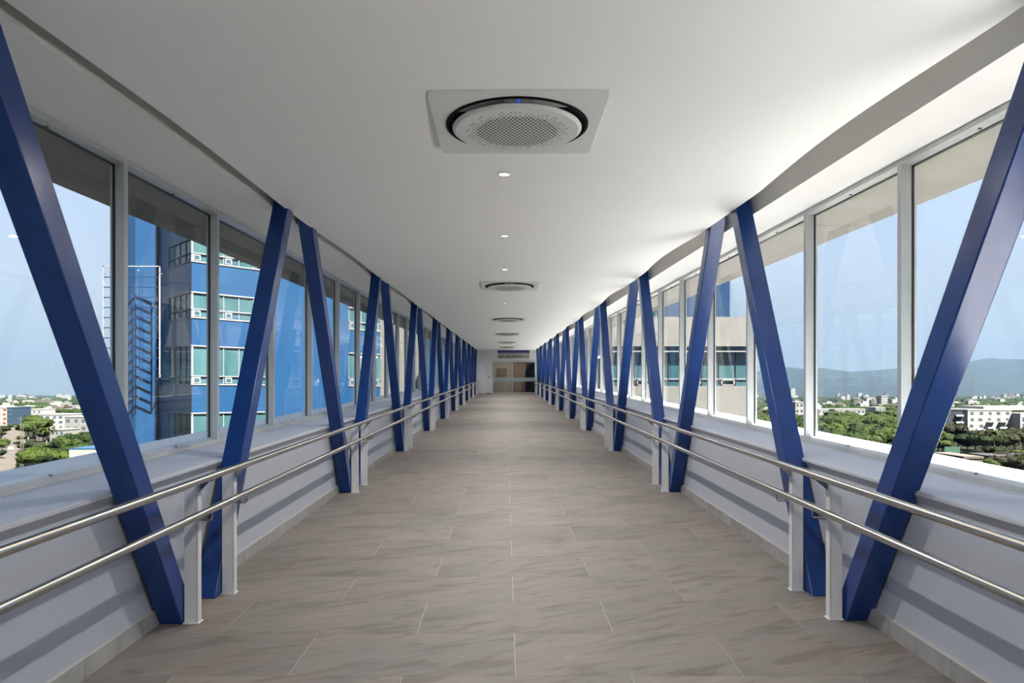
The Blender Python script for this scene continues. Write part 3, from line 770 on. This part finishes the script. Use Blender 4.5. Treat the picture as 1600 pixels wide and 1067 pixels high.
# right forest
cand = []
D = 235.0
while D < 470:
    px = 1182.0
    while px < 1620:
        cand.append((D+rr.uniform(-3, 3), px+rr.uniform(-4, 4))); px += 7.4*F/D
    D += 7.0
sel = []
for D, px in cand:
    if HZ + 12.5*F/D > ledge_y(px) + 4: continue
    if px > 1450 and D < 345: continue
    if px > 1455 and D > 345: continue
    sel.append((D, px))
sel.sort()
kinds = lambda: rr.choice([0, 1, 2, 3, 4, 0, 1, 2, 5, 6])
ind, rest_ = sel[:150], sel[150:]
for D, px in ind:
    tree(X_of(px, D), D, rr.uniform(.75, 1.2), kinds(), 'leafy green tree of the dense wood below the right windows', 'trees of the wood, right side')
# the rest of the wood and the belts between the houses, past what can be told apart
def mass(name, items, label, group=None):
    v = []; f = []; lows = [crown_mesh(40+i, 4.5, leafn=60, sub=1) for i in range(3)]
    for (x, y, s_) in items:
        me = rr.choice(lows); n0 = len(v); a = rr.uniform(0, 6.28); c, q_ = math.cos(a), math.sin(a)
        for vv in me.vertices:
            p = vv.co; v.append(((p.x*c-p.y*q_)*s_+x, (p.x*q_+p.y*c)*s_+y, p.z*s_+GZ+4.2*min(s_, 1.3)))
        f += [tuple(i+n0 for i in pl.vertices) for pl in me.polygons]
    me = bpy.data.meshes.new(name); me.from_pydata(v, [], f); me.materials.append(M['leaf'])
    o = link(name, me, None); tag(o, label, 'trees', kind='stuff')
items = [(X_of(px, D), D, rr.uniform(.8, 1.2)) for D, px in rest_]
for i in range(950):
    D = 480*(3200/480)**(rr.random()); px = rr.uniform(1180, 1640); items.append((X_of(px, D), D, rr.uniform(.8, 1.3)*(1+D/2600)))
mass('far_woodland', items, 'dark green tree belts between the distant houses on the right')
items = []
for i in range(650):
    D = 400*(3000/400)**(rr.random()); px = rr.uniform(-60, 175)
    if (abs(px-29) < 8 or 38 < px < 140 or px < 22) and D < 540: continue
    items.append((X_of(px, D), D, rr.uniform(.8, 1.3)*(1+D/2600)))
mass('far_tree_belt', items, 'dark green tree belts between the distant houses on the left')
# right foreground: scrub and fence trees
for i, (px, py, s_, k) in enumerate(((1466, 712, .9, 5), (1473, 706, .9, 0), (1458, 706, 1.0, 5), (1470, 695, 1.2, 1), (1482, 697, 1.1, 0), (1497, 700, 1.0, 7), (1462, 690, 1.2, 3))):
    D = D_of(py); tree(X_of(px, D), D, s_, k, 'bushy tree beside the nearest right brace, %s' % ('yellow-green in front', 'dark green behind the yellow-green one', 'yellow-green tight against the brace', 'round crown rising behind', 'before the dark apartment block', 'dry, right of the fence', 'tallest, half behind the brace')[i], 'trees beside the first right brace')
for i, (px, py, s_) in enumerate(((1512, 708, 1.2), (1524, 703, 1.3), (1535, 706, 1.25), (1547, 711, 1.2), (1560, 701, 1.35), (1573, 709, 1.2), (1585, 702, 1.4), (1598, 708, 1.3), (1541, 696, 1.2), (1566, 695, 1.2), (1592, 695, 1.3), (1612, 704, 1.3), (1553, 722, .8), (1580, 722, .8), (1565, 727, .7), (1594, 724, .8))):
    D = D_of(py); tree(X_of(px, D), D, s_*.72, 7 if i % 3 else 2, 'thin dry-leaved tree before the white apartment block, %s in its scatter' % nth(i).replace('nearest', 'first'), 'dry trees before the apartment block')
for i, (px, s_) in enumerate(((1549, .55), (1558, .7), (1568, .6), (1577, .75), (1586, .55), (1597, .7))):
    D = 193.0 + (i % 3)*3; tree(X_of(px, D), D, s_, 7 if i % 2 else 3, 'scraggly bush against the dark pavilion, %s from the left' % nth(i).replace('nearest', 'first'), 'bushes against the pavilion', hgt=4.2)
# left foreground
for i, (px, py, s_, k) in enumerate(((44, 686, 1.0, 0), (52, 684, 1.35, 1), (61, 684, 1.3, 0), (68, 690, .8, 2))):
    D = D_of(py); tree(X_of(px, D), D, s_, k, 'broad tree before the white flats, %s crown of four' % ('leftmost', 'second', 'third', 'rightmost')[i], 'broad tree before the flats')
for i in range(16):
    px = 36 + i*4.6; D = D_of(731 + rr.uniform(-5, 3)); tree(X_of(px, D), D, rr.uniform(.55, .8), rr.choice([5, 6, 5, 0]), 'bright green bushy tree below the left windows, %s from the left in its row' % nth(i).replace('nearest', 'first'), 'bright hedge-like trees by the street', hgt=4.6)
for i in range(9):
    px = 42 + i*5; D = D_of(708 + rr.uniform(-6, 6)); tree(X_of(px, D), D, rr.uniform(.28, .42), rr.choice([0, 1, 2, 5]), 'garden tree around the terracotta house, %s from the left' % nth(i).replace('nearest', 'first'), 'garden trees, left')
for i in range(13):
    px = 103 + (i % 7)*7; D = D_of(716 - (i//7)*14 + rr.uniform(-3, 3)); tree(X_of(px, D), D, rr.uniform(.62, .9), rr.choice([0, 1, 7, 3]), 'dark garden tree left of the first brace, %s one, %s row' % (nth(i % 7).replace('nearest', 'first'), ('front', 'back')[i//7]), 'dark trees left of the first brace')
for i, (px, py, s_, k) in enumerate(((3, 705, .9, 0), (8, 700, .8, 1), (-6, 702, 1.1, 5), (2, 716, .8, 2), (16, 672, .8, 0), (10, 678, .9, 1), (1, 684, .9, 3), (26, 698, .55, 0), (32, 690, .6, 1), (33, 704, .6, 2), (30, 716, .5, 1))):
    D = D_of(py); tree(X_of(px, D), D, s_*.5, k, 'small tree beside the left street, %s of those %s the road' % (('first', 'second', 'third', 'fourth', 'fifth', 'sixth', 'seventh', 'first', 'second', 'third', 'fourth')[i], 'left of' if i < 7 else 'right of'), 'street trees at the left')
# palm
def palm(px, py, s_, label):
    D = D_of(py); x = X_of(px, D); e = empty('palm_tree', (x, D, GZ), sh=False)
    MB(sh=False).tube([(x, D, GZ), (x+.2, D, GZ+3*s_), (x, D, GZ+6.5*s_)], .22, 7, .15).build('trunk', M['bark'], e)
    for k in range(14):
        a = 2*math.pi*k/14; u = Vector((math.cos(a), math.sin(a), 0)); sd_ = Vector((-u.y, u.x, 0)); m = MB(sh=False); lift = .5 if k % 2 else 1.3
        pts_ = [Vector((x, D, GZ+6.5*s_)) + u*(t*3.2*s_) + Vector((0, 0, lift*math.sin(t*2.6)*1.2 - t*t*1.2))*s_ for t in (0, .3, .6, .85, 1)]
        vs = []
        for i, p in enumerate(pts_):
            w_ = (.1, .42, .46, .3, .04)[i]*s_; vs += [p - sd_*w_ - Vector((0, 0, .15*s_)), p + Vector((0, 0, .06)), p + sd_*w_ - Vector((0, 0, .15*s_))]
        fs = []
        for i in range(4):
            fs += [(3*i, 3*i+3, 3*i+4, 3*i+1), (3*i+1, 3*i+4, 3*i+5, 3*i+2)]
        m.add(vs, fs); m.build('frond', M['leaf_y' if k % 3 == 0 else 'leaf'], e)
    tag(e, label, 'palm tree')
palm(72, 704, 1.15, 'coconut palm standing in front of the terracotta house')
palm(1553, 715, 1.2, 'palm standing among the dry trees at the far right')
# street, poles, cars
m = MB(sh=False); cl = [(-118, 150), (-147, 205), (-181, 255), (-213, 307), (-280, 405), (-344, 500), (-480, 700)]
vs = []
for i, (x, y) in enumerate(cl):
    a = Vector(cl[min(i+1, 6)]) - Vector(cl[max(i-1, 0)]); a.normalize(); nx = Vector((a.y, -a.x))*4.6
    vs += [(x-nx.x, y-nx.y, GZ+.06), (x+nx.x, y+nx.y, GZ+.06)]
m.add(vs + [(a[0], a[1], GZ-.2) for a in vs], [(2*i, 2*i+1, 2*i+3, 2*i+2) for i in range(6)] + [(2*i, 2*i+2, 16+2*i-0, 14+2*i) for i in range(6)] + [(2*i+1, 15+2*i, 17+2*i, 2*i+3) for i in range(6)])
rd = m.build('road', M['asphalt']); struct(rd, 'pale asphalt street running away at the left')
for px, pyb, pyt, lab in ((32.5, 729, 650, 'tall utility pole nearest on the left street'), (36, 728, 662, 'shorter utility pole right beside the tallest one'), (54.5, 690, 664, 'distant street lamp pole before the round tree'), (1378, 704, 668, 'thin white pole rising from the right wood')):
    D = D_of(pyb); x = X_of(px, D); e = empty('utility_pole', (x, D, GZ), sh=False); tag(e, lab, 'pole')
    zt_ = Z_of(pyt, D); MB(sh=False).tube([(x, D, GZ), (x, D, zt_)], .17, 8, .10).build('shaft', M['pole'], e)
    MB(sh=False).box(x-.9, x+.9, D-.06, D+.06, zt_-.9, zt_-.75).build('crossarm', M['pole'], e)
def car(px, py, ang, m_, lab):
    D = D_of(py); x = X_of(px, D); e = empty('car', (x, D, GZ+.06), sh=False); e.rotation_euler.z = ang; tag(e, lab, 'car')
    def xf(a, b, c): return (a, b, c)
    mm = MB(xf); mm.prism([(-.85, .3), (.85, .3), (.88, .8), (-.88, .8)], -2.1, 2.1); o = link('body', mm.mesh('body'), M[m_], e)
    mm = MB(xf); mm.add([(-.8,-1.5,.8),(.8,-1.5,.8),(.8,1.1,.8),(-.8,1.1,.8),(-.62,-1.0,1.4),(.62,-1.0,1.4),(.62,.5,1.4),(-.62,.5,1.4)], [(4,5,6,7),(0,1,5,4),(1,2,6,5),(2,3,7,6),(3,0,4,7)]); link('cabin', mm.mesh('cabin'), M['darkwin'], e)
    for sx_ in (-.86, .70):
        for sy in (-1.3, 1.3):
            mm = MB(xf); mm.tube([(sx_, sy, .32), (sx_+.16, sy, .32)], .32, 12); link('wheel', mm.mesh('wheel'), M['tyre'], e)
car(13, 695, .6, 'car_blue', 'dark blue car parked at the left kerb of the street')
car(17, 703, .6, 'car_white', 'pale car driving on the left street')
car(43, 722, 1.2, 'car_white', 'white car parked behind the utility poles')

# ---- mountains
def ridge(name, prof, D, depth, label, seed):
    """prof: (px, py) skyline; a rolling range with foothills"""
    xs = [p[0] for p in prof]; m = MB(sh=False); n = 160; rows_ = 14; vs = []
    for j in range(rows_+1):
        v = j/rows_
        for i in range(n+1):
            px = xs[0] + (xs[-1]-xs[0])*i/n
            for a, b in zip(prof[:-1], prof[1:]):
                if a[0] <= px <= b[0]: py = a[1]+(b[1]-a[1])*(px-a[0])/(b[0]-a[0]); break
            top = Z_of(py, D) - GZ
            y = D - depth*(1-v) if v <= 1 else D
            x = X_of(px, D)
            s_ = v**1.3*(1+.35*noise.noise(Vector((x/500, y/400, seed)))*(1-v)*2)
            z = GZ - 5 + (top+5)*s_ + (1-abs(2*v-1))*top*.10*noise.noise(Vector((x/230, y/180, seed+3)))
            if v == 1: z += top*.03*noise.noise(Vector((x/150, 0, seed)))
            vs.append((x, y, z))
    for i in range(n+1):
        x, y, z = vs[rows_*(n+1)+i]; vs.append((x, y+depth*.8, GZ-5))
    fs = [(j*(n+1)+i, j*(n+1)+i+1, (j+1)*(n+1)+i+1, (j+1)*(n+1)+i) for j in range(rows_+1) for i in range(n)]
    m.add(vs, fs); m.sm = True
    o = m.build(name, M['mount']); return tag(o, label, 'mountain')
ridge('mountain_range', [(900, 600), (1100, 590), (1180, 581), (1230, 573), (1262, 577), (1290, 575), (1330, 581), (1345, 580), (1400, 576), (1440, 574), (1500, 566), (1530, 562), (1550, 559), (1575, 561), (1640, 563), (1750, 556), (1900, 570), (2100, 575)], 7000, 2600, 'long hazy blue mountain range beyond the town on the right', 1)
ridge('low_hills', [(-500, 616), (-300, 612), (-60, 622), (0, 624), (30, 622), (60, 619.5), (80, 619.5), (95, 622), (120, 623), (160, 621), (260, 620), (500, 622), (800, 600)], 6500, 1500, 'low hazy hills on the left horizon', 5)

# ---- haze over the distance
hz = bpy.data.materials.new('distance_haze'); hz.use_nodes = True; t = hz.node_tree; t.nodes.clear()
vs_ = t.nodes.new('ShaderNodeVolumeScatter'); vs_.inputs['Color'].default_value = (.106, .155, .218, 1); vs_.inputs['Density'].default_value = .00012; vs_.inputs['Anisotropy'].default_value = .1
o_ = t.nodes.new('ShaderNodeOutputMaterial'); ab_ = t.nodes.new('ShaderNodeVolumeAbsorption'); ab_.inputs['Color'].default_value = vs_.inputs['Color'].default_value; ab_.inputs['Density'].default_value = vs_.inputs['Density'].default_value
ad_ = t.nodes.new('ShaderNodeAddShader'); t.links.new(vs_.outputs[0], ad_.inputs[0]); t.links.new(ab_.outputs[0], ad_.inputs[1]); t.links.new(ad_.outputs[0], o_.inputs['Volume'])
hb = MB(sh=False).box(-8900, 8900, 420, 9400, GZ+.4, 600).build('distance_haze', hz)
tag(hb, 'thin pale haze over the distant town and mountains', 'haze', kind='stuff')
